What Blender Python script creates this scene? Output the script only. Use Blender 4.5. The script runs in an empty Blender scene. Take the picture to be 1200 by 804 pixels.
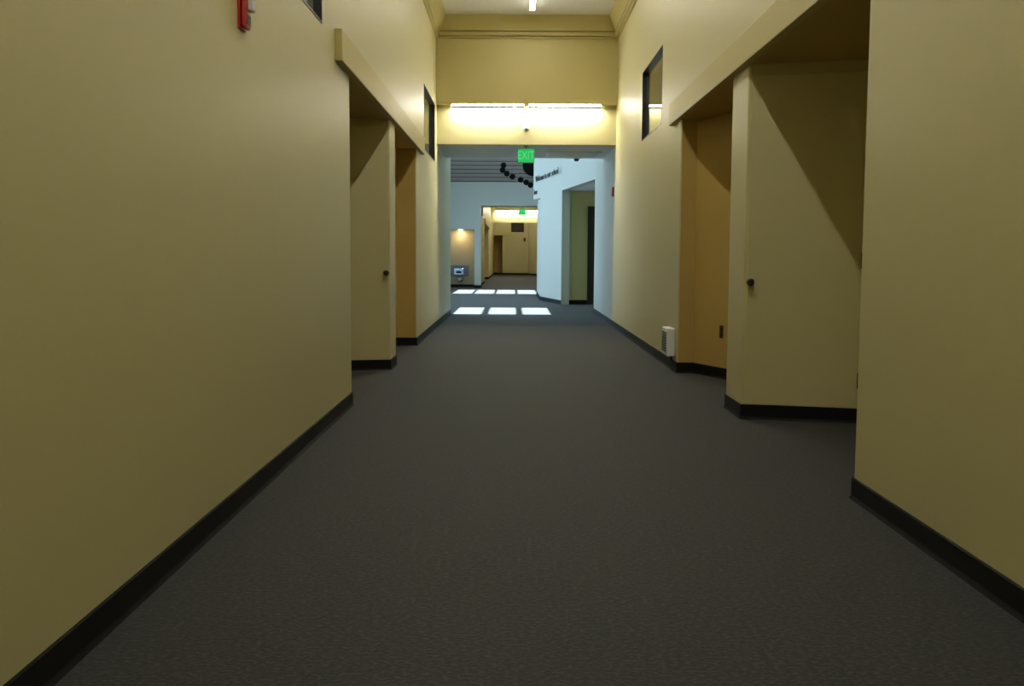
import bpy, bmesh, math, random
from mathutils import Vector, Matrix
random.seed(4)
C = bpy.context.scene.collection
PI = math.pi
L, R = 1.236, 1.633            # distance of the two corridor walls from the lens axis
HB = 0.1036                    # height of the rubber base
HZ = 2.487                     # underside of the header boards
CZ = 4.895                      # corridor ceiling

# ------------------------------------------------------------------ materials
def mat(name, col, rough=.5, metal=0, spec=.5, noise=0, nscale=20, bump=0, bscale=200, emit=None, estr=0, sheen=0, col2=None):
    m = bpy.data.materials.new(name); m.use_nodes = True
    nt = m.node_tree; b = nt.nodes['Principled BSDF']
    b.inputs['Base Color'].default_value = (*col, 1)
    b.inputs['Roughness'].default_value = rough
    b.inputs['Metallic'].default_value = metal
    b.inputs['Specular IOR Level'].default_value = spec
    if sheen:
        b.inputs['Sheen Weight'].default_value = sheen
        b.inputs['Sheen Roughness'].default_value = .5
    if emit:
        b.inputs['Emission Color'].default_value = (*emit, 1)
        b.inputs['Emission Strength'].default_value = estr
    tc = None
    if noise or bump:
        tc = nt.nodes.new('ShaderNodeTexCoord')
    if noise:
        n = nt.nodes.new('ShaderNodeTexNoise'); n.inputs['Scale'].default_value = nscale
        n.inputs['Detail'].default_value = 6
        nt.links.new(tc.outputs['Object'], n.inputs['Vector'])
        r = nt.nodes.new('ShaderNodeValToRGB')
        c1 = tuple(c*(1-noise) for c in col); c2 = col2 or tuple(min(1, c*(1+noise)) for c in col)
        r.color_ramp.elements[0].position = .35; r.color_ramp.elements[1].position = .65
        r.color_ramp.elements[0].color = (*c1, 1); r.color_ramp.elements[1].color = (*c2, 1)
        nt.links.new(n.outputs['Fac'], r.inputs['Fac']); nt.links.new(r.outputs['Color'], b.inputs['Base Color'])
    if bump:
        n2 = nt.nodes.new('ShaderNodeTexNoise'); n2.inputs['Scale'].default_value = bscale
        n2.inputs['Detail'].default_value = 3
        nt.links.new(tc.outputs['Object'], n2.inputs['Vector'])
        bp = nt.nodes.new('ShaderNodeBump'); bp.inputs['Strength'].default_value = bump; bp.inputs['Distance'].default_value = .003
        nt.links.new(n2.outputs['Fac'], bp.inputs['Height']); nt.links.new(bp.outputs['Normal'], b.inputs['Normal'])
    return m

PAINT = mat('pale_yellow_paint', (.537, .484, .240), .46, spec=.6, bump=.10, bscale=120)
TRIMP = mat('yellow_trim_paint', (.53, .45, .175), .52, spec=.4, bump=.06, bscale=120)
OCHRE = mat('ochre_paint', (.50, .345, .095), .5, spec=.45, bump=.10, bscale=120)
LOBBY = mat('grey_white_paint', (.61, .63, .58), .45, bump=.08, bscale=120)
SOFF = mat('soffit_paint', (.78, .82, .86), .6)
CEIL = mat('ceiling_paint', (.68, .66, .58), .7)
RUBBER = mat('black_rubber', (.005, .005, .006), .6, spec=.2)
BLACK = mat('black_metal', (.008, .008, .010), .35)
SILL = mat('pale_grey_metal', (.42, .46, .50), .4, metal=.1)
GREYM = mat('grey_metal', (.20, .22, .25), .4, metal=.3)
CHROME = mat('steel', (.45, .50, .60), .25, metal=.9)
KNOB = mat('dark_bronze', (.045, .035, .025), .3, metal=.8)
WHITE = mat('white_plastic', (.78, .80, .80), .4)
RED = mat('red_plastic', (.42, .010, .012), .3)
LENS = mat('clear_lens', (.75, .78, .78), .08)
TAN = mat('tan_tile', (.42, .34, .19), .4)
WOODC = mat('plank', (.30, .26, .22), .6)
DARKWOOD = mat('dark_door', (.03, .022, .015), .5)
LAMP = mat('lamp_lens', (.9, .9, .9), .5, emit=(1, .97, .88), estr=72)
BEAMLAMP = mat('wash_lamp_lens', (.9, .9, .9), .5, emit=(1, .97, .88), estr=115)
SPOTL = mat('spot_lens', (.9, .9, .9), .5, emit=(1, .86, .58), estr=280)
GREEN = mat('green_sign_face', (.01, .25, .06), .5, emit=(.01, .62, .13), estr=1.05)
LETTER = mat('sign_letter', (.2, .5, .3), .5, emit=(.10, .75, .25), estr=1.0)

def carpet():
    m = bpy.data.materials.new('charcoal_carpet'); m.use_nodes = True
    nt = m.node_tree; b = nt.nodes['Principled BSDF']; K = nt.links.new
    tc = nt.nodes.new('ShaderNodeTexCoord')
    n = nt.nodes.new('ShaderNodeTexNoise'); n.inputs['Scale'].default_value = 62; n.inputs['Detail'].default_value = 5; n.inputs['Roughness'].default_value = .7
    mp = nt.nodes.new('ShaderNodeMapping'); mp.inputs['Scale'].default_value = (.85, 1.1, 1)
    K(tc.outputs['Object'], mp.inputs['Vector']); K(mp.outputs['Vector'], n.inputs['Vector'])
    r = nt.nodes.new('ShaderNodeValToRGB')
    e = r.color_ramp.elements
    e[0].position = .38; e[0].color = (.003, .003, .004, 1)
    e[1].position = .68; e[1].color = (.052, .054, .056, 1)
    e2 = e.new(.5); e2.color = (.0085, .0095, .0108, 1)
    K(n.outputs['Fac'], r.inputs['Fac']); K(r.outputs['Color'], b.inputs['Base Color'])
    b.inputs['Roughness'].default_value = .75
    b.inputs['Specular IOR Level'].default_value = .3
    b.inputs['Sheen Weight'].default_value = .10
    bp = nt.nodes.new('ShaderNodeBump'); bp.inputs['Strength'].default_value = .6; bp.inputs['Distance'].default_value = .006
    K(n.outputs['Fac'], bp.inputs['Height']); K(bp.outputs['Normal'], b.inputs['Normal'])
    return m
CARPET = carpet()

def glass():
    m = bpy.data.materials.new('thin_glass'); m.use_nodes = True
    nt = m.node_tree; nt.nodes.clear(); K = nt.links.new
    o = nt.nodes.new('ShaderNodeOutputMaterial'); mx = nt.nodes.new('ShaderNodeMixShader')
    t = nt.nodes.new('ShaderNodeBsdfTransparent'); g = nt.nodes.new('ShaderNodeBsdfGlossy')
    g.inputs['Roughness'].default_value = 0.01
    # reflectance rises with the grazing angle alike on both faces of the sheet (Schlick)
    ge = nt.nodes.new('ShaderNodeNewGeometry'); dt = nt.nodes.new('ShaderNodeVectorMath'); dt.operation = 'DOT_PRODUCT'
    K(ge.outputs['Incoming'], dt.inputs[0]); K(ge.outputs['Normal'], dt.inputs[1])
    def mth(op, a, b=None):
        q = nt.nodes.new('ShaderNodeMath'); q.operation = op
        K(a, q.inputs[0]) if hasattr(a, 'links') else setattr(q.inputs[0], 'default_value', a)
        if b is not None: K(b, q.inputs[1]) if hasattr(b, 'links') else setattr(q.inputs[1], 'default_value', b)
        return q.outputs[0]
    g1 = mth('POWER', mth('SUBTRACT', 1.0, mth('ABSOLUTE', dt.outputs['Value'])), 5.0)
    f = mth('ADD', mth('MULTIPLY', g1, .95), .05)
    K(f, mx.inputs[0]); K(t.outputs[0], mx.inputs[1]); K(g.outputs[0], mx.inputs[2]); K(mx.outputs[0], o.inputs['Surface'])
    t.inputs['Color'].default_value = (.93, .97, 1, 1)
    return m
GLASS = glass()

# ------------------------------------------------------------------ mesh helpers
def bx(bm, x0, x1, y0, y1, z0, z1):
    v = [bm.verts.new((x, y, z)) for z in (z0, z1) for y in (y0, y1) for x in (x0, x1)]
    for q in ((0,2,3,1), (4,5,7,6), (0,1,5,4), (2,6,7,3), (0,4,6,2), (1,3,7,5)):
        bm.faces.new([v[i] for i in q])

def prism(bm, pts, z0, z1):
    """plan polygon (x, y[, corner radius]) pulled up from z0 to z1"""
    P = []
    n = len(pts)
    for i, p in enumerate(pts):
        if len(p) > 2 and p[2] > 0:
            a, b, c = Vector(pts[i-1][:2]), Vector(p[:2]), Vector(pts[(i+1) % n][:2])
            r = p[2]; u = (a-b).normalized(); w = (c-b).normalized()
            s, t = b+u*r, b+w*r
            for k in range(6):
                q = k/5
                P.append(((1-q)**2*s + 2*q*(1-q)*b + q*q*t)[:])
        else:
            P.append(tuple(p[:2]))
    lo = [bm.verts.new((x, y, z0)) for x, y in P]; hi = [bm.verts.new((x, y, z1)) for x, y in P]
    bm.faces.new(lo[::-1]); bm.faces.new(hi)
    for i in range(len(P)):
        j = (i+1) % len(P)
        bm.faces.new((lo[i], lo[j], hi[j], hi[i]))

def cyl(bm, a, b, r0, r1=None, n=20, caps=True):
    r1 = r0 if r1 is None else r1
    a, b = Vector(a), Vector(b); d = (b-a).normalized()
    u = d.orthogonal().normalized(); w = d.cross(u)
    A = [bm.verts.new(a+(u*math.cos(t)+w*math.sin(t))*r0) for t in [2*PI*k/n for k in range(n)]]
    B = [bm.verts.new(b+(u*math.cos(t)+w*math.sin(t))*r1) for t in [2*PI*k/n for k in range(n)]]
    for i in range(n):
        j = (i+1) % n; bm.faces.new((A[i], A[j], B[j], B[i]))
    if caps: bm.faces.new(A[::-1]); bm.faces.new(B)

def lathe(bm, o, axis, prof, n=24):
    """prof: list of (distance along axis, radius)"""
    o = Vector(o); d = Vector(axis).normalized(); u = d.orthogonal().normalized(); w = d.cross(u)
    rings = []
    for s, r in prof:
        rings.append([bm.verts.new(o+d*s+(u*math.cos(2*PI*k/n)+w*math.sin(2*PI*k/n))*max(r, 1e-4)) for k in range(n)])
    for A, B in zip(rings, rings[1:]):
        for i in range(n):
            j = (i+1) % n; bm.faces.new((A[i], A[j], B[j], B[i]))
    bm.faces.new(rings[0][::-1]); bm.faces.new(rings[-1])

def ball(bm, c, r, s=(1, 1, 1)):
    bmesh.ops.create_uvsphere(bm, u_segments=16, v_segments=10, radius=r, matrix=Matrix.Translation(c) @ Matrix.Diagonal((*s, 1)))

def obj(name, bm, m, parent=None, bevel=0, smooth=False):
    bmesh.ops.recalc_face_normals(bm, faces=bm.faces)
    me = bpy.data.meshes.new(name); bm.to_mesh(me); bm.free(); me.materials.append(m)
    if smooth:
        for p in me.polygons: p.use_smooth = True
        me.set_sharp_from_angle(angle=math.radians(35))
    o = bpy.data.objects.new(name, me); C.objects.link(o)
    if parent:
        o.parent = parent; o.matrix_parent_inverse = Matrix.Translation(-parent.location)
    if bevel:
        b = o.modifiers.new('bevel', 'BEVEL'); b.width = bevel; b.segments = 3; b.limit_method = 'ANGLE'
    return o

def B(*boxes):
    bm = bmesh.new()
    for b in boxes: bx(bm, *b)
    return bm

def struct(name, bm, m, parent=None, **k):
    o = obj(name, bm, m, parent, **k)
    if not parent: o['kind'] = 'structure'
    return o

def tag(o, label, cat, group=None):
    o['label'] = label; o['category'] = cat
    if group: o['group'] = group
    return o

def thing(name, label, cat, loc, group=None):
    o = bpy.data.objects.new(name, None); C.objects.link(o); o.location = loc; o.empty_display_size = .1
    return tag(o, label, cat, group)

def setting(name, loc, label=None):
    o = bpy.data.objects.new(name, None); C.objects.link(o); o.location = loc; o['kind'] = 'structure'
    if label: o['label'] = label
    return o

def text_mesh(name, body, size, m, M, parent=None, ext=.004, xs=1):
    cu = bpy.data.curves.new(name, 'FONT'); cu.body = body; cu.size = size; cu.extrude = ext
    cu.align_x = 'CENTER'; cu.align_y = 'CENTER'
    t = bpy.data.objects.new(name+'_source', cu); C.objects.link(t)
    bpy.context.view_layer.update()
    me = bpy.data.meshes.new_from_object(t.evaluated_get(bpy.context.evaluated_depsgraph_get()))
    bpy.data.objects.remove(t); bpy.data.curves.remove(cu)
    me.transform(M @ Matrix.Diagonal((xs, 1, 1, 1))); me.materials.clear(); me.materials.append(m); me.name = name
    o = bpy.data.objects.new(name, me); C.objects.link(o)
    if parent:
        o.parent = parent; o.matrix_parent_inverse = Matrix.Translation(-parent.location)
    return o

def base_run(name, path, side, m=RUBBER, parent=None):
    """rubber base following a wall line; side=+1: room on the right of travel"""
    P = [Vector(p) for p in path]; t = .007
    off = []
    for i, p in enumerate(P):
        ns = []
        if i > 0:
            d = (P[i]-P[i-1]).normalized(); ns.append(Vector((d.y, -d.x))*side)
        if i < len(P)-1:
            d = (P[i+1]-P[i]).normalized(); ns.append(Vector((d.y, -d.x))*side)
        n = ns[0] if len(ns) == 1 else (ns[0]+ns[1])/max(.2, 1+ns[0].dot(ns[1]))
        off.append(n)
    bm = bmesh.new()
    prof = [(-.001, 0), (t+.008, 0), (t+.002, .012), (t, .02), (t, HB-.006), (t-.004, HB), (-.001, HB)]
    rings = [[bm.verts.new((p.x+n.x*s, p.y+n.y*s, z)) for s, z in prof] for p, n in zip(P, off)]
    for A, Q in zip(rings, rings[1:]):
        for i in range(len(prof)):
            j = (i+1) % len(prof); bm.faces.new((A[i], A[j], Q[j], Q[i]))
    bm.faces.new(rings[0]); bm.faces.new(rings[-1][::-1])
    return struct(name, bm, m, parent)

# ------------------------------------------------------------------ floor
struct('floor', B((-6, 6, -4.6, 66, -.1, 0)), CARPET)

# ------------------------------------------------------------------ left wall of the corridor
def wall_run(bm, xa, xb, y0, y1, z1, holes=()):
    """wall between two x planes along y with rectangular holes (y0,y1,z0,z1)"""
    ys = sorted({y0, y1, *[h[0] for h in holes], *[h[1] for h in holes]})
    for a, b in zip(ys, ys[1:]):
        hs = sorted([h for h in holes if h[0] <= a and h[1] >= b], key=lambda h: h[2])
        z = 0
        for h in hs:
            if h[2] > z: bx(bm, xa, xb, a, b, z, h[2])
            z = h[3]
        bx(bm, xa, xb, a, b, z, z1)

WT = .16
LW = [(4.78, 6.74, 2.625, 3.49), (14.30, 16.20, 2.605, 3.49)]
RW = [(11.58, 13.34, 2.615, 3.48)]
rr = .022
bm = bmesh.new()
wall_run(bm, -L-WT, -L, -4, 7.4, 5.2, [LW[0]])
prism(bm, [(-L-WT, 7.4), (-L, 7.4), (-L, 7.85, rr), (-2.05, 7.85), (-2.05, 7.70), (-L-WT, 7.70)], 0, HZ)
bx(bm, -L-WT, -L, 7.4, 7.85, HZ, 5.2)
bx(bm, -2.20, -2.05, 7.7, 10.9, 0, 2.62)
bx(bm, -L-WT, -L, 7.85, 13.15, 2.62, 5.2); bx(bm, -L-.002, -L, 7.85, 13.15, HZ, 2.62)          # wall above the recesses
struct('wall_left', bm, PAINT)
bm = bmesh.new()
prism(bm, [(-L, 10.33, rr), (-L, 10.83, rr), (-2.05, 10.83), (-2.05, 10.127)], 0, HZ)
struct('wall_left_pier', bm, PAINT)
bm = bmesh.new()
bx(bm, -2.2, -2.05, 10.9, 13.3, 0, HZ)
prism(bm, [(-2.05, 11.4), (-1.48, 13.15), (-L-.012, 13.15), (-L-.012, 13.3), (-2.05, 13.3)], 0, HZ)
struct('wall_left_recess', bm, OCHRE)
bm = bmesh.new()
ys = 13.15
prism(bm, [(-L-.012, ys), (-L, ys+.012), (-L, 14.0), (-L-WT, 14.0), (-L-WT, 13.3), (-L-.012, 13.3)], 0, HZ)
bx(bm, -L-WT, -L, ys, 14.0, HZ, 5.2)
wall_run(bm, -L-WT, -L, 14.0, 16.9, 5.2, [LW[1]])
struct('wall_left_far', bm, PAINT)
bm = bmesh.new()
prism(bm, [(-L, 16.9), (-L, 20.3, rr), (-6, 20.3), (-6, 20.14), (-L-WT, 20.14), (-L-WT, 16.9)], 0, 6.6)
struct('wall_left_lobby_corner', bm, PAINT)
base_run('baseboard_left', [(-L, -4), (-L, 7.85), (-2.05, 7.85), (-2.05, 10.127), (-L, 10.33), (-L, 10.83), (-2.05, 10.83),
                            (-2.05, 11.4), (-1.48, 13.15), (-L, 13.15), (-L, 20.3), (-5.0, 20.3)], 1)

# ------------------------------------------------------------------ right wall of the corridor
bm = bmesh.new()
bx(bm, R, R+WT, -4, 4.4, 0, 5.2)
prism(bm, [(R, 4.4), (R, 4.86, rr), (2.42, 4.86), (2.42, 4.71), (R+WT, 4.71), (R+WT, 4.4)], 0, HZ)
bx(bm, R, R+WT, 4.4, 4.86, HZ, 5.2)
bx(bm, 2.42, 2.57, 4.71, 7.84, 0, 2.62)
bx(bm, R, R+WT, 4.86, 10.2, 2.62, 5.2); bx(bm, R, R+.002, 4.86, 10.2, HZ, 2.62)
struct('wall_right', bm, PAINT)
bm = bmesh.new()
prism(bm, [(R, 7.30, rr), (R, 7.84, rr), (2.42, 7.84), (2.42, 7.10)], 0, HZ)
struct('wall_right_pier', bm, PAINT)
bm = bmesh.new()
bx(bm, 2.42, 2.57, 7.84, 10.35, 0, HZ)
prism(bm, [(2.42, 8.57), (2.1, 9.4), (1.79, 10.2), (R+.012, 10.2), (R+.012, 10.35), (2.42, 10.35)], 0, HZ)
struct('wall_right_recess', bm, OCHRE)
bm = bmesh.new()
prism(bm, [(R+.012, 10.2), (R, 10.212), (R, 11.0), (R+WT, 11.0), (R+WT, 10.35), (R+.012, 10.35)], 0, HZ)
bx(bm, R, R+WT, 10.2, 11.0, HZ, 5.2)
wall_run(bm, R, R+WT, 11.0, 16.9, 5.2, RW)
struct('wall_right_far', bm, PAINT)
bm = bmesh.new()
bx(bm, R, R+WT, 16.9, 20.9, 0, 6.6)
struct('wall_right_lobby_corner', bm, LOBBY)
base_run('baseboard_right', [(R, -4), (R, 4.86), (2.42, 4.86), (2.42, 7.10), (R, 7.30), (R, 7.84), (2.42, 7.84),
                             (2.42, 8.57), (2.1, 9.4), (1.79, 10.2), (R, 10.2), (R, 20.9)], -1)
struct('wall_back', B((-L-WT, R+WT, -4.15, -4, 0, 5.2)), PAINT)

struct('ceiling_recess_left', B((-2.20, -L-.001, 7.70, 13.3, HZ, 2.62)), OCHRE)  # ochre here paints in the deep shade of the recess ceiling
struct('ceiling_recess_right', B((R+.001, 2.57, 4.71, 10.35, HZ, 2.62)), OCHRE)  # shade put into the colour, as on the left recess ceiling
# header boards over the recesses
struct('trim_1', B((-L-.002, -L+.052, 7.22, 13.85, HZ-.002, HZ+.215)), TRIMP, bevel=.006)
struct('trim_2', B((R-.052, R+.002, 4.22, 10.69, HZ-.002, HZ+.215)), TRIMP, bevel=.006)

# ------------------------------------------------------------------ ceiling, cove and crown of the corridor
YB = 16.54
struct('ceiling', B((-L-WT, R+WT, -4.15, YB+.4, CZ, 5.2)), CEIL)
def sweep_x(bm, prof, path, close=False):
    pass
# crown moulding profile (distance from wall, z), run along left, end and right walls with mitres
def crown(name, prof, m):
    path = [(-L, -4.0), (-L, YB), (R, YB), (R, -4.0)]
    nrm = [(1, 0), (1, -1), (-1, -1), (-1, 0)]
    bm = bmesh.new()
    rings = [[bm.verts.new((p[0]+n[0]*s, p[1]+n[1]*s, z)) for s, z in prof] for p, n in zip(path, nrm)]
    for A, Q in zip(rings, rings[1:]):
        for i in range(len(prof)):
            j = (i+1) % len(prof); bm.faces.new((A[i], A[j], Q[j], Q[i]))
    bm.faces.new(rings[0]); bm.faces.new(rings[-1][::-1])
    return struct(name, bm, m)
crown('trim_3', [(-.001, 4.560), (.034, 4.560), (.034, 4.576), (.008, 4.578), (.008, 4.592), (.060, 4.596), (.068, 4.606), (.068, 4.634), (.008, 4.640), (.008, 4.675), (-.001, 4.675)], TRIMP)
crown('trim_4', [(-.001, 4.67), (.064, 4.67), (.064, 4.684), (.16, 4.895), (.16, 4.93), (-.001, 4.93)], TRIMP)   # sloping cove above the crown

# ------------------------------------------------------------------ beam at the end of the corridor
def beam(y, name_a, x0=-L, x1=R, zt=5.2):
    bm = bmesh.new()
    bx(bm, x0-.01, x1+.01, y, y+.36, 3.545, zt)
    struct(name_a, bm, TRIMP)
    return struct(name_a+'_face', B((x0-.01, x1+.01, y+.14, y+.36, 2.93, 3.56)), PAINT)
beam(YB, 'wall_beam')
# soffit beyond the beam, its far side closes the lobby
struct('ceiling_soffit', B((-L, R, YB+.36, 19.0, 2.93, 3.1)), SOFF)
struct('wall_over_soffit', B((-L-.02, R+.02, 18.86, 19.02, 3.1, 6.6)), LOBBY)

def wash_light(x0, x1, y, label, group=None):
    t = thing('wall_light', label, 'light', ((x0+x1)/2, y+.06, 3.50), group)
    bm = B((x0, x1, y+.002, y+.115, 3.512, 3.540)); obj('lens', bm, BEAMLAMP, t)
    bm = B((x0-.01, x1+.01, y-.012, y+.002, 3.478, 3.510)); bx(bm, x0-.01, x0, y-.01, y+.12, 3.496, 3.545); bx(bm, x1, x1+.01, y-.01, y+.12, 3.496, 3.545)
    obj('housing', bm, GREYM, t)
    return t
wash_light(-.985, .145, YB, 'left linear tube light under the ledge, left of the black-dotted white dome', 'linear lights on the near beam')
wash_light(.235, 1.37, YB, 'right linear tube light under the ledge, right of the black-dotted white dome', 'linear lights on the near beam')

t = thing('security_camera', 'small white dome camera with dark eye on the bright beam above the exit sign', 'camera', (.195, YB+.14, 3.19))
bm = bmesh.new(); lathe(bm, (.195, YB+.14, 3.20), (0, -1, 0), [(0, .062), (.02, .062), (.028, .05)]); obj('mount', bm, WHITE, t, smooth=True)
bm = bmesh.new(); lathe(bm, (.195, YB+.112, 3.185), (0, -.8, -.6), [(0, .03), (.02, .028), (.035, .018), (.04, .008)]); obj('lens', bm, GREYM, t, smooth=True)

# ------------------------------------------------------------------ ceiling strip lights (surface mounted tubes in a row)
def strip(y0, y1, label, group=None, name='ceiling_light', x=.262, z=CZ, m=LAMP):
    t = thing(name, label, 'light', (x, (y0+y1)/2, z), group)
    w = .036
    obj('housing', B((x-w-.006, x+w+.006, y0, y1, z-.05, z)), WHITE, t, bevel=.004)
    bm = B((x-w, x+w, y0+.006, y1-.006, z-.060, z-.049)); obj('lens', bm, m, t, bevel=.003)
    for y in (y0, y1-.012):
        obj('end_cap', B((x-w-.008, x+w+.008, y-.003, y+.014, z-.06, z-.001)), WHITE, t)
    return t
strip(13.2, 15.86, 'white linear strip light on the corridor ceiling nearest the light beam')
y = 12.6
k = 0
while y > -3.5:
    strip(y-2.6, y, 'linear strip light overhead in the row along the near corridor ceiling', 'strip lights overhead along the near corridor'); y -= 3.0; k += 1

# ------------------------------------------------------------------ borrowed-light windows high on the walls
def side_window(n, sx, y0, y1, z0, z1):
    """sx=-1: left wall, +1: right wall"""
    X = -L if sx < 0 else R
    w = setting('window_%d' % n, (X, (y0+y1)/2, z0), 'dark framed interior window high on the %s wall' % ('left' if sx < 0 else 'right'))
    def xx(a, b): a, b = X+sx*a, X+sx*b; return (min(a, b), max(a, b))
    f = .016; D = .042
    fr = bmesh.new()
    bx(fr, *xx(-.004, D+.008), y0, y0+f*.5, z0, z1); bx(fr, *xx(-.004, D+.008), y1-f, y1, z0, z1)
    bx(fr, *xx(-.004, D+.008), y0, y1, z0, z0+.014); bx(fr, *xx(-.004, D+.008), y0, y1, z1-f*.7, z1)
    obj('window_frame', fr, BLACK, w)
    gs = bmesh.new()
    bx(gs, *xx(.02, D), y0+f*.5, y1-f, z0+.014, z0+.022)
    obj('window_sill', gs, SILL, w)
    bm = bmesh.new(); bx(bm, *xx(D, D+.006), y0+.01, y1-.01, z0+.01, z1-.01); obj('window_pane', bm, GLASS, w)
    # the unlit classroom behind it
    r = bmesh.new(); d0, d1 = WT, 2.2; ya, yb = y0-.8, y1+.8
    if n == 2: yb = 19.0
    bx(r, *xx(d1, d1+.1), ya, yb, 2.64, 4.0)
    bx(r, *xx(d0, d1), ya, yb, 4.0, 4.1); bx(r, *xx(d0, d1), ya, yb, 2.58-.04, 2.58)
    bx(r, *xx(d0, d1), ya-.1, ya, 2.58, 4.0); bx(r, *xx(d0, d1), yb, yb+.1, 2.58, 4.0)
    bx(r, *xx(d1, d1+.1), ya, yb, 2.54, 2.66)
    struct('wall_room', r, PAINT)
side_window(1, -1, *LW[0]); side_window(2, -1, *LW[1]); side_window(3, 1, *RW[0])

# ------------------------------------------------------------------ doors on the pier faces
def pier_door(n, p0, p1, z0, z1, knob_at, hinges, side):
    """leaf standing along plan line p0 (corridor edge) -> p1"""
    a, b = Vector(p0), Vector(p1); d = (b-a).normalized(); nn = Vector((d.y, -d.x))
    if nn.y > 0: nn = -nn
    def P(s, o): q = a+d*s+nn*o; return (q.x, q.y)
    ln = (b-a).length
    w = setting('door_%d' % n, (a.x, a.y, 0), 'flush pale yellow door leaf facing down the corridor, %s side' % side)
    bm = bmesh.new(); prism(bm, [P(.022, 0), P(ln-.03, 0), P(ln-.03, .010), P(.022, .010)], z0, z1); obj('leaf', bm, PAINT, w, bevel=.003)
    kz, ks = knob_at
    kb = bmesh.new(); o3 = (*P(ks, .010), kz)
    lathe(kb, o3, (nn.x, nn.y, 0), [(0, .026), (.006, .027), (.012, .020), (.016, .012), (.034, .012), (.042, .022), (.054, .028), (.066, .026), (.073, .016)])
    obj('door_knob', kb, KNOB, w, smooth=True)
    for hz in hinges:
        hb = bmesh.new(); q = P(ln-.024, .008)
        cyl(hb, (q[0], q[1], hz-.055), (q[0], q[1], hz+.055), .009, n=12)
        obj('hinge', hb, KNOB, w)
    return w
pier_door(1, (R, 7.30), (2.42, 7.10), HB+.002, 2.41, (.975, .045), (.30, 1.13), 'right')
pier_door(2, (-L, 10.33), (-2.05, 10.127), HB+.002, 2.41, (.975, .045), (.30, 1.13), 'left')

# ------------------------------------------------------------------ small things on the corridor walls
def alarm(x, y, z, sx, label, w=.125, h=.165, dep=.055):
    """sx: direction in which it stands out from the wall"""
    t = thing('fire_alarm', label, 'fire alarm', (x, y, z))
    def xx(a, b): a, b = x+sx*a, x+sx*b; return (min(a, b), max(a, b))
    obj('backplate', B((*xx(0, .012), y-w/2-.006, y+w/2+.006, z-.006, z+h+.006)), RED, t, bevel=.003)
    obj('housing', B((*xx(.012, dep), y-w/2, y+w/2, z, z+h)), RED, t, bevel=.012)
    obj('strobe_lens', B((*xx(dep-.004, dep+.026), y-w*.1, y+w*.42, z+h*.45, z+h*.92)), LENS, t, bevel=.01)
    obj('speaker_grille', B(*[(*xx(dep-.002, dep+.003), y-w*.36, y+w*.36, z+.018+.012*k, z+.023+.012*k) for k in range(4)]), BLACK, t)
    return t
alarm(-L, 4.745, 2.165, 1, 'red fire alarm box with clear strobe high on the left yellow wall', w=.10, h=.17, dep=.036)
alarm(R, 17.0, 2.13, -1, 'small red fire alarm on the right wall just beyond the light beam', w=.11, h=.15, dep=.03)

t = thing('wall_vent', 'small white wall box with dark louvred front, low beside the recess corner', 'vent', (R, 10.5, .15))
bm = bmesh.new(); bx(bm, R-.085, R, 10.34, 10.68, .150, .43)
obj('housing', bm, WHITE, t, bevel=.012)
obj('louvre', B(*[(R-.090, R-.083, 10.37, 10.65, .19+.026*k, .208+.026*k) for k in range(8)]), BLACK, t)
obj('outlet_pipe', B((R-.05, R-.02, 10.36, 10.39, .108, .152)), BLACK, t)

# wall socket on the slanting ochre wall of the right recess
a, b = Vector((2.1, 9.4)), Vector((1.79, 10.2)); d = (b-a).normalized(); nn = Vector((-d.y, d.x))
if nn.x > 0: nn = -nn
q = a+d*.35
def P3(s, o): p = q+d*s+nn*o; return (p.x, p.y)
t = thing('wall_socket', 'dark vertical power socket low on the ochre recess wall', 'socket', (q.x, q.y, .40))
bm = bmesh.new(); prism(bm, [P3(-.028, 0), P3(.028, 0), P3(.028, .006), P3(-.028, .006)], .385, .505); obj('cover_plate', bm, mat('brown_plate', (.05, .03, .015), .4), t)
for z in (.40, .455):
    bm = bmesh.new(); prism(bm, [P3(-.018, .006), P3(.018, .006), P3(.018, .010), P3(-.018, .010)], z, z+.035); obj('receptacle', bm, BLACK, t)

def exit_sign(x, y, z, w, h, label):
    t = thing('exit_sign', label, 'exit sign', (x, y, z))
    obj('housing', B((x-w/2-.008, x+w/2+.008, y, y+.045, z-.008, z+h+.008)), GREYM, t, bevel=.004)
    obj('sign_face', B((x-w/2, x+w/2, y-.004, y+.002, z, z+h)), GREEN, t)
    text_mesh('lettering', 'EXIT', h*.86, LETTER, Matrix.Translation((x, y-.006, z+h*.5)) @ Matrix.Rotation(PI/2, 4, 'X'), t, .002, .72)
    bm = bmesh.new(); cyl(bm, (x, y+.022, z+h+.006), (x, y+.022, 2.928), .012, n=12); lathe(bm, (x, y+.022, 2.93), (0, 0, -1), [(0, .045), (.008, .045), (.014, .02)]); obj('bracket', bm, GREYM, t)
    return t
exit_sign(.195, YB+.42, 2.672, .262, .215, 'glowing green EXIT sign hanging under the near light beam')

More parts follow.
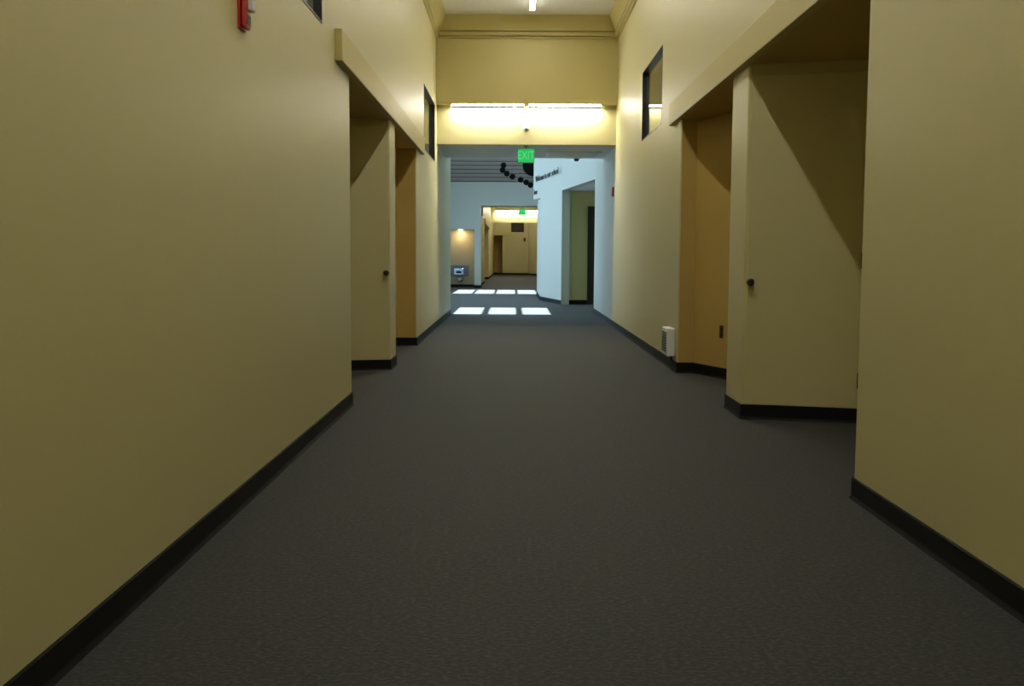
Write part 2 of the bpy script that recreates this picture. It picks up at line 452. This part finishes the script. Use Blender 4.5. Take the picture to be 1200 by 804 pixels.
# soffit fittings
t = thing('ceiling_vent', 'long pale rectangular air diffuser in the soffit beyond the exit sign', 'vent', (1.05, 18.0, 2.93))
obj('frame', B((.55, 1.5, 17.75, 17.80, 2.91, 2.93), (.55, 1.5, 18.45, 18.5, 2.91, 2.93), (.55, .6, 17.8, 18.45, 2.91, 2.93), (1.45, 1.5, 17.8, 18.45, 2.91, 2.93)), WHITE, t)
obj('slat', B(*[(.6, 1.45, 17.83+.08*k, 17.88+.08*k, 2.905, 2.925) for k in range(8)]), WHITE, t)
t = thing('smoke_detector', 'small dark round detector at the far edge of the soffit', 'smoke detector', (1.13, 18.85, 2.93))
bm = bmesh.new(); lathe(bm, (1.13, 18.85, 2.93), (0, 0, -1), [(0, .07), (.015, .07), (.022, .055)]); obj('base', bm, WHITE, t, smooth=True)
bm = bmesh.new(); lathe(bm, (1.13, 18.85, 2.909), (0, 0, -1), [(0, .05), (.03, .045), (.045, .025)]); obj('dome', bm, mat('blue_black_dome', (.02, .03, .09), .2), t, smooth=True)

# ------------------------------------------------------------------ lobby
ZR = 6.4
P0, P1, P2, P3_ = Vector((1.633, 20.9)), Vector((1.13, 24.57)), Vector((.70, 26.9)), Vector((.53, 27.84))
def pr(bm, pts, z0, z1): prism(bm, [tuple(p) for p in pts], z0, z1)
T = Vector((.17, .03))
bm = bmesh.new()
pr(bm, [P1, P2, (.70, 30.8), (.86, 30.8), (.86, 26.95), P1+Vector((.2, .05))], 0, 2.66)       # solid part and its return
pr(bm, [P0, P1, P1+T, P0+T], 2.70, 6.6)                                                      # over the opening
pr(bm, [P1, P3_, P3_+T, P1+T], 2.66, 6.6)                                                    # bulkhead runs on past the wall
pr(bm, [(.86, 27.0), (.86, 30.8), (.72, 30.8), (.72, 27.0)], 2.66, 6.6)
struct('wall_lobby_right', bm, LOBBY)
bm = bmesh.new()
pr(bm, [(1.36, 24.75), (3.4, 24.95), (3.4, 25.1), (1.36, 24.9)], 0, 2.8)
bx(bm, 3.4, 3.55, 20.75, 25.1, 0, 2.8); bx(bm, R+WT, 3.55, 20.75, 20.9, 0, 2.8)
struct('wall_vestibule', bm, PAINT)
bm = bmesh.new(); pr(bm, [P0+T+Vector((.001, 0)), (3.5, 20.93), (3.5, 25.1), (1.36, 24.85), P1+T+Vector((.001, 0))], 2.702, 2.84); struct('ceiling_vestibule', bm, SOFF)
bm = bmesh.new(); pr(bm, [P1, P1+Vector((.02, -.01)), (1.37, 24.74), (1.37, 24.9), P1+Vector((.2, .1))], 0, 2.70)
struct('wall_vestibule_jamb', bm, LOBBY)
w = setting('door_3', (1.9, 24.8, 0), 'dark wooden door inside the vestibule')
bm = bmesh.new(); pr(bm, [(1.77, 24.80), (1.77, 24.735), (1.85, 24.74), (1.85, 24.81)], 0, 2.26); pr(bm, [(1.77, 24.735), (2.86, 24.84), (2.86, 24.90), (1.77, 24.80)], 2.26, 2.34); pr(bm, [(2.78, 24.83), (2.86, 24.84), (2.86, 24.9), (2.78, 24.9)], 0, 2.26)
obj('door_frame', bm, BLACK, w)
bm = bmesh.new(); pr(bm, [(1.85, 24.76), (2.78, 24.855), (2.78, 24.89), (1.85, 24.81)], 0.01, 2.26); obj('leaf', bm, DARKWOOD, w)
bm = bmesh.new(); lathe(bm, (2.70, 24.845, .97), (.1, -1, 0), [(0, .026), (.01, .026), (.02, .012), (.04, .012), (.05, .026), (.065, .022)]); obj('door_knob', bm, KNOB, w, smooth=True)
base_run('baseboard_lobby', [(1.77, 24.773), (1.37, 24.735), tuple(P1), tuple(P2), (.70, 30.8)], 1 if False else -1)

# lobby back wall with the fountain alcove and the way on
YW = 37.0
bm = bmesh.new()
bx(bm, -6, -2.75, YW, YW+.2, 0, 6.6); bx(bm, -2.75, -1.40, YW, YW+.2, 2.09, 6.6)
bx(bm, -1.40, -1.17, YW, YW+.3, 0, 6.6); bx(bm, -1.17, 1.5, YW, YW+.3, 2.93, 6.6); bx(bm, 1.5, 3, YW, YW+.3, 0, 6.6)
struct('wall_lobby_back', bm, LOBBY)
bm = bmesh.new()
bx(bm, -2.95, -2.75, YW+.2, YW+.9, 0, 2.3); bx(bm, -1.40, -1.24, YW+.3, YW+.9, 0, 2.3); bx(bm, -2.75, -1.40, YW+.2, YW+.9, 2.09, 2.3)
struct('wall_alcove', bm, TAN)
struct('wall_alcove_back', B((-2.95, -1.24, YW+.9, YW+1.05, 0, 2.3)), TAN)
struct('trim_5', B((-2.80, -1.35, YW-.02, YW+.0, 2.09, 2.19)), LOBBY)
base_run('baseboard_lobby_back', [(-6, YW), (-2.75, YW), (-2.75, YW+.9), (-1.40, YW+.9), (-1.40, YW), (-1.17, YW), (-1.17, YW+.3)], 1)
# remaining lobby sides
struct('wall_lobby_side', B((2.0, 2.16, 25.1, YW, 0, 6.6), (.86, 2.16, 30.64, 30.8, 0, 6.6), (R+.06, 3.6, 20.75, 20.90, 2.84, 6.6), (3.45, 3.6, 20.75, 25.2, 2.8, 6.6), (2.0, 3.6, 25.0, 25.2, 2.8, 6.6)), LOBBY)
# left side of the lobby with its big daylight window
bm = bmesh.new()
wall_run(bm, -5.2, -5.0, 20.14, YW, 6.6, [(21.5, 31.65, .3, 5.2)])
struct('wall_lobby_left', bm, LOBBY)
w = setting('window_4', (-5.1, 26.6, .3), 'tall daylight window on the left of the lobby')
bm = bmesh.new()
for k in range(8):
    y = 21.5+k*1.45; bx(bm, -5.14, -5.06, max(21.5, y-.03), min(31.65, y+.03), .3, 5.2)
for z in (.3, 1.9, 3.5, 5.14): bx(bm, -5.14, -5.06, 21.5, 31.65, z, z+.06)
obj('window_frame', bm, GREYM, w)
obj('window_pane', B((-5.105, -5.099, 21.5, 31.65, .3, 5.2)), GLASS, w)

# lobby roof: flat to y=30, then sloping down to the back wall, with two rows of roof lights
KY = -.15                                  # travel of the sunlight along y per metre of fall is +.15
def roof_z(y): return ZR if y <= 30 else ZR-.377*(y-30)
def grid(bm, xs, ys, holes, th=.12):
    for xa, xb in zip(xs, xs[1:]):
        for ya, yb in zip(ys, ys[1:]):
            if any(h[0]-1e-6 <= xa and xb <= h[1]+1e-6 and h[2]-1e-6 <= ya and yb <= h[3]+1e-6 for h in holes): continue
            v = [bm.verts.new((x, y, roof_z(y)+t)) for t in (0, th) for y in (ya, yb) for x in (xa, xb)]
            for qd in ((0,2,3,1), (4,5,7,6), (0,1,5,4), (2,6,7,3), (0,4,6,2), (1,3,7,5)): bm.faces.new([v[i] for i in qd])
row1 = [(-1.19+.69*k, -1.19+.69*k+.55) for k in range(3)]; y1a, y1b = 20.35-.15*ZR, 22.95-.15*ZR
row2 = [(-1.86+.665*k, -1.86+.665*k+.58) for k in range(4)]
def back(Y): return (Y-.15*ZR-.15*.377*30)/(1-.15*.377)
y2a, y2b = back(31.4), back(35.0)
holes = [(a, b, y1a, y1b) for a, b in row1]+[(a, b, y2a, y2b) for a, b in row2]
bm = bmesh.new()
xs1 = sorted({-6, 3.6, *[v for h in row1 for v in h]}); xs2 = sorted({-6, 3.6, *[v for h in row2 for v in h]})
grid(bm, xs1, [18.86, y1a, y1b, 30], holes)
struct('ceiling_lobby', bm, CEIL)
bm = bmesh.new()
grid(bm, xs2, [30, y2a, y2b, 37.3], holes)
def plank_mat():
    m = bpy.data.materials.new('plank_ceiling'); m.use_nodes = True; nt = m.node_tree; b = nt.nodes['Principled BSDF']; K = nt.links.new
    tc = nt.nodes.new('ShaderNodeTexCoord'); sp = nt.nodes.new('ShaderNodeSeparateXYZ'); K(tc.outputs['Object'], sp.inputs[0])
    mu = nt.nodes.new('ShaderNodeMath'); mu.operation = 'MULTIPLY'; mu.inputs[1].default_value = 1/.30; K(sp.outputs['Y'], mu.inputs[0])
    fr = nt.nodes.new('ShaderNodeMath'); fr.operation = 'FRACT'; K(mu.outputs[0], fr.inputs[0])
    r = nt.nodes.new('ShaderNodeValToRGB'); e = r.color_ramp.elements
    e[0].position = .0; e[0].color = (.07, .055, .05, 1); e[1].position = .22; e[1].color = (.50, .44, .40, 1)
    e2 = e.new(.16); e2.color = (.08, .065, .055, 1); e3 = e.new(.75); e3.color = (.40, .34, .30, 1)
    K(fr.outputs[0], r.inputs['Fac']); K(r.outputs['Color'], b.inputs['Base Color']); b.inputs['Roughness'].default_value = .6
    return m
struct('ceiling_lobby_slope', bm, plank_mat())
for i, hs in enumerate((holes[:3], holes[3:])):
    w = setting('window_%d' % (5+i), (0, hs[0][2], roof_z(hs[0][2])), 'row of roof lights over the lobby')
    for h in hs:
        bm = bmesh.new(); v = [bm.verts.new((x, y, roof_z(y)+.06)) for x, y in ((h[0], h[2]), (h[1], h[2]), (h[1], h[3]), (h[0], h[3]))]
        bm.faces.new(v); obj('window_pane', bm, GLASS, w)
        fr = bmesh.new(); e = .012
        for (xa, xb, ya, yb) in ((h[0]-e, h[0], h[2], h[3]), (h[1], h[1]+e, h[2], h[3])):
            vv = [fr.verts.new((x, y, roof_z(y)+tt)) for tt in (-.01, .13) for y in (ya, yb) for x in (xa, xb)]
            for qd in ((0,2,3,1), (4,5,7,6), (0,1,5,4), (2,6,7,3), (0,4,6,2), (1,3,7,5)): fr.faces.new([vv[j] for j in qd])
        obj('window_frame', fr, GREYM, w)

# hanging black ring ornament in the lobby
YS = 29.0
def at(px, py, Y):      # metres on the plane y = Y
    return (px-599)/1206.5*Y, 1.15+(300-py)/1206.5*Y*1.0
t = thing('hanging_ornament', 'black disc hanging in the lobby, ringed by small black lamps', 'ornament', (.52, YS, 4.9))
cx, cz = at(621, 195.5, YS)
MATTE = mat('matte_black', (.003, .003, .003), .8, spec=.1)
bm = bmesh.new(); lathe(bm, (cx, YS+.08, cz), (0, -1, 0), [(0, .22), (.06, .29), (.13, .28), (.20, .12)], 32); obj('disc', bm, MATTE, t, smooth=True)
spots = [(-33, 194), (-34, 199.5), (-29, 203.5), (-22.5, 207), (-13, 210.5), (-6.5, 213.5), (-1.5, 216.5), (8, 213), (17, 208.5), (25, 202), (29, 195)]
bm = bmesh.new(); pp = [at(621+a, b, YS) for a, b in spots]
for a, b in zip(pp, pp[1:]): cyl(bm, (a[0], YS+.1, a[1]), (b[0], YS+.1, b[1]), .009, n=6)
for a in (pp[0], pp[3], pp[6], pp[-1]): cyl(bm, (a[0], YS+.1, a[1]), (cx, YS+.1, cz), .008, n=6)
obj('arm', bm, GREYM, t)
for k, (a, b) in enumerate(pp):
    bm = bmesh.new(); lathe(bm, (a, YS+.10, b+.03), (-.25, -.8, -.5), [(0, .03), (.04, .055), (.08, .076), (.14, .080), (.145, .05)], 16)
    obj('lamp_shade', bm, MATTE, t, smooth=True)
bm = bmesh.new()
for q9 in (-.2, .2): cyl(bm, (cx+q9, YS+.1, cz+.1), (cx+q9, YS+.1, ZR), .006, n=6)
obj('cable', bm, BLACK, t)

# lettering on the slanting lobby wall
dW = (P3_-P0).normalized()           # runs away from the corridor
nW = Vector((-dW.y, dW.x));  nW = nW if nW.x < 0 else -nW
def on_wall(s, z):                  # s metres from P0 along the wall
    p = P0+dW*s+nW*.002
    M = Matrix(((-dW.x, 0, nW.x, p.x), (-dW.y, 0, nW.y, p.y), (0, 1, 0, z), (0, 0, 0, 1)))
    return M
INK = mat('dark_lettering', (.03, .035, .035), .5)
t = thing('wall_lettering', 'line of small dark letters high on the slanting white lobby wall', 'lettering', (P0.x+dW.x*5.2, P0.y+dW.y*5.2, 3.1))
for word, sx in (('Welcome', 6.15), ('to', 5.33), ('our', 4.87), ('school', 4.13)):
    text_mesh('word', word, .21, INK, on_wall(sx, 3.17), t, .006, 1.45)
o = text_mesh('wall_lettering', 'home', .19, INK, on_wall(6.72, 2.84), None, .008, 1.0)
tag(o, 'single short dark word on the bulkhead below the long line of letters', 'lettering')

# drinking fountain and downlight in the alcove
fx, fy = -1.93, YW+.9
t = thing('drinking_fountain', 'grey-blue steel drinking fountain on the tan alcove wall', 'drinking fountain', (fx, fy, .44))
bm = bmesh.new(); prism(bm, [(fx-.27, fy, 0), (fx-.27, fy-.36, .07), (fx+.15, fy-.40, .07), (fx+.15, fy, 0)], .46, .70); obj('basin', bm, CHROME, t, bevel=.01)
bm = bmesh.new(); prism(bm, [(fx-.24, fy-.002, 0), (fx-.24, fy-.30, .06), (fx+.12, fy-.34, .06), (fx+.12, fy-.002, 0)], .700, .715); obj('bowl_rim', bm, BLACK, t)
bm = bmesh.new(); cyl(bm, (fx-.12, fy-.10, .70), (fx-.12, fy-.10, .78), .016, n=12); cyl(bm, (fx-.12, fy-.10, .78), (fx-.12, fy-.16, .80), .014, n=12); obj('spout', bm, CHROME, t)
obj('back_panel', B((fx-.42, fx+.28, fy-.02, fy, .40, .80)), mat('blue_grey_steel', (.16, .20, .28), .3, metal=.6), t)
obj('push_bar', B((fx-.15, fx+.03, fy-.42, fy-.40, .52, .60)), BLACK, t)
bm = bmesh.new(); lathe(bm, (fx-.03, fy, .29), (0, -1, 0), [(0, .11), (.06, .11), (.12, .09), (.16, .04)]); obj('drain_cover', bm, mat('bright_steel', (.8, .78, .7), .25, metal=.5), t, smooth=True)
t = thing('downlight', 'warm round downlight in the ceiling of the fountain alcove', 'light', (fx, YW+.62, 2.09))
bm = bmesh.new(); lathe(bm, (fx, YW+.62, 2.09), (0, 0, -1), [(0, .09), (.006, .09), (.010, .075)]); obj('trim_ring', bm, WHITE, t, smooth=True)
bm = bmesh.new(); lathe(bm, (fx, YW+.62, 2.081), (0, 0, -1), [(0, .07), (.006, .065)]); obj('lens', bm, SPOTL, t)

# ------------------------------------------------------------------ the corridor beyond the lobby
Y2, Y3 = 55.3, 63.6
HR = 1.6
bm = bmesh.new()
H2W = (39.6, 41.4, 2.62, 3.48)
wall_run(bm, -L-WT, -L, YW+.3, 44.0, 5.2, [H2W])
bx(bm, -L-WT, -L, 44.0, 51, HZ, 5.2); bx(bm, -L-WT, -L, 51, Y3, 0, 5.2)
struct('wall_hall_left', bm, PAINT)
struct('wall_hall_recess', B((-2.2, -2.05, 44, 51, 0, 2.6), (-2.2, -L-WT, 43.85, 44, 0, 2.6), (-2.2, -L-WT, 51, 51.15, 0, 2.6), (-2.2, -L-WT, 44, 51, HZ, 2.6)), OCHRE)
struct('trim_6', B((-L-.002, -L+.06, 43.3, 51.7, HZ, HZ+.22)), TRIMP)
w = setting('window_7', (-L, 40.5, 2.62), 'dark framed window high on the left wall of the far corridor')
f = B((-L-.1, -L+.004, 39.6, 39.66, 2.62, 3.48), (-L-.1, -L+.004, 41.34, 41.4, 2.62, 3.48), (-L-.1, -L+.004, 39.6, 41.4, 2.62, 2.66), (-L-.1, -L+.004, 39.6, 41.4, 3.44, 3.48)); obj('window_frame', f, BLACK, w)
obj('window_pane', B((-L-.10, -L-.094, 39.62, 41.38, 2.64, 3.46)), GLASS, w)
struct('wall_room', B((-L-WT-.6, -L-WT-.5, 39.3, 41.7, 2.5, 3.7), (-L-WT-.6, -L-WT, 39.2, 39.3, 2.5, 3.7), (-L-WT-.6, -L-WT, 41.7, 41.8, 2.5, 3.7), (-L-WT-.6, -L-WT, 39.2, 41.8, 3.6, 3.7), (-L-WT-.6, -L-WT, 39.2, 41.8, 2.5, 2.6)), PAINT)
struct('wall_hall_right', B((HR, HR+WT, YW+.3, Y3, 0, 5.2)), PAINT)
bm = bmesh.new(); prism(bm, [(.90, Y3), (1.05, Y3-1.6), (HR, Y3-2.6), (HR, Y3)], 0, 5.2); struct('wall_hall_slant', bm, PAINT)
# end wall: ochre recess at left, dark window above
bm = bmesh.new()
bx(bm, -L, -.68, Y3, Y3+.15, 2.42, 5.2)
wa, wb, wz0, wz1 = -.15, .62, 2.62, 3.3
bx(bm, -.68, wa, Y3, Y3+.15, 0, 5.2); bx(bm, wa, wb, Y3, Y3+.15, 0, wz0); bx(bm, wa, wb, Y3, Y3+.15, wz1, 5.2); bx(bm, wb, HR+WT, Y3, Y3+.15, 0, 5.2)
bx(bm, -L-WT, -L, Y3, Y3+1, 2.4, 5.2)
struct('wall_hall_end', bm, PAINT)
struct('wall_hall_end_recess', B((-L-.15, -L, Y3, Y3+1.0, 0, 2.5), (-L-.15, -.5, Y3+1.0, Y3+1.15, 0, 2.5), (-.68, -.5, Y3+.15, Y3+1.0, 0, 2.5), (-L, -.68, Y3+.15, Y3+1.0, 2.42, 2.5)), OCHRE)
struct('trim_7', B((-L+.005, -.10, Y3-.08, Y3, 2.42, 2.62)), TRIMP)
w = setting('window_8', (.23, Y3, wz0), 'dark window high on the far end wall')
f = B((wa, wa+.06, Y3-.03, Y3+.1, wz0, wz1), (wb-.06, wb, Y3-.03, Y3+.1, wz0, wz1), (wa, wb, Y3-.03, Y3+.1, wz0, wz0+.06), (wa, wb, Y3-.03, Y3+.1, wz1-.06, wz1)); obj('window_frame', f, BLACK, w)
obj('window_pane', B((wa+.05, wb-.05, Y3+.08, Y3+.086, wz0+.05, wz1-.05)), GLASS, w)
struct('wall_room', B((wa-.1, wb+.1, Y3+.6, Y3+.7, wz0-.1, wz1+.1), (wa-.1, wa, Y3+.15, Y3+.6, wz0-.1, wz1+.1), (wb, wb+.1, Y3+.15, Y3+.6, wz0-.1, wz1+.1), (wa, wb, Y3+.15, Y3+.6, wz1, wz1+.1), (wa, wb, Y3+.15, Y3+.6, wz0-.1, wz0)), mat('dark_room', (.06, .05, .04), .7))
alarm_o = thing('fire_alarm', 'tiny dark alarm on the far end wall right of the high window', 'fire alarm', (.68, Y3, 2.06))
obj('backplate', B((.61, .75, Y3-.015, Y3, 2.05, 2.27)), BLACK, alarm_o); obj('housing', B((.62, .74, Y3-.06, Y3-.015, 2.06, 2.26)), mat('dark_red', (.12, .02, .015), .4), alarm_o, bevel=.01)
beam(Y2, 'wall_hall_beam', -L, HR)
struct('ceiling_hall', B((-L-WT, HR+WT, YW+.2, Y3+.15, CZ, 5.2)), CEIL)
wash_light(-.985, .145, Y2, 'left half of the linear light glowing on the distant second beam', 'linear lights on the far beam')
wash_light(.235, 1.37, Y2, 'right half of the linear light glowing on the distant second beam', 'linear lights on the far beam')
exit_sign(.31, YW+.9, 2.655, .262, .215, 'small distant green EXIT sign in the opening of the far corridor')
# soffit that carries the far exit sign
struct('ceiling_soffit_far', B((-L, HR, YW+.3, YW+1.0, 2.93, 3.0)), CEIL)
base_run('baseboard_hall_left', [(-L, YW+.3), (-L, 44.0), (-2.05, 44.0), (-2.05, 51.0), (-L, 51.0), (-L, Y3+1), (-.68, Y3+1), (-.68, Y3), (.90, Y3), (1.05, Y3-1.6), (HR, Y3-2.6), (HR, YW+.3)], 1)
for y in (38.6, 41.3, 44.0, 46.7, 49.4, 52.1, 55.8, 58.4, 60.9):  # unseen row of strips, added to brighten the far corridor
    strip(y, y+2.45, 'unseen strip light added overhead to brighten the corridor beyond the lobby', 'added strip lights in the far corridor', x=.2)

# ------------------------------------------------------------------ daylight
W = bpy.data.worlds.new('World'); bpy.context.scene.world = W; W.use_nodes = True
bg = W.node_tree.nodes['Background']; bg.inputs['Color'].default_value = (.60, .82, .97, 1); bg.inputs['Strength'].default_value = 7.0
sd = bpy.data.lights.new('sun', 'SUN'); sd.energy = 190; sd.angle = math.radians(.53); sd.color = (.74, .93, 1)
so = bpy.data.objects.new('sun', sd); C.objects.link(so)
so.rotation_euler = Vector((0, .15, -1)).to_track_quat('-Z', 'Y').to_euler()
# sky portals: they only guide sampling of the sky through the window and roof openings
def portal(x, y, z, rot, sx, sy):
    ld = bpy.data.lights.new('portal', 'AREA'); ld.shape = 'RECTANGLE'; ld.size = sx; ld.size_y = sy; ld.cycles.is_portal = True
    o = bpy.data.objects.new('portal', ld); C.objects.link(o); o.location = (x, y, z); o.rotation_euler = rot
portal(-5.25, 26.6, 2.75, (0, -PI/2, 0), 4.9, 10.2)
portal(-.1, (y1a+y1b)/2, ZR+.2, (0, 0, 0), 2.4, 2.9)
portal(-.5, (y2a+y2b)/2, ZR+.3, (0, 0, 0), 3.2, 4.4)

# ------------------------------------------------------------------ camera
cam = bpy.data.cameras.new('camera'); co = bpy.data.objects.new('camera', cam); C.objects.link(co)
cam.sensor_width = 36; cam.lens = 1206.48*36/1200; cam.clip_end = 200; cam.clip_start = .05
pitch, yaw, roll = .0843, -.00105, -.00515
M = Matrix.Rotation(-yaw, 4, 'Z') @ Matrix.Rotation(PI/2-pitch, 4, 'X') @ Matrix.Rotation(-roll, 4, 'Z')
co.matrix_world = Matrix.Translation((0, 0, 1.15)) @ M
S = bpy.context.scene; S.camera = co
S.view_settings.view_transform = 'Standard'; S.view_settings.look = 'None'; S.view_settings.gamma = 1
S.view_settings.use_curve_mapping = False; S.view_settings.exposure = -.5
S.cycles.max_bounces = 12; S.cycles.diffuse_bounces = 8; S.cycles.transparent_max_bounces = 12
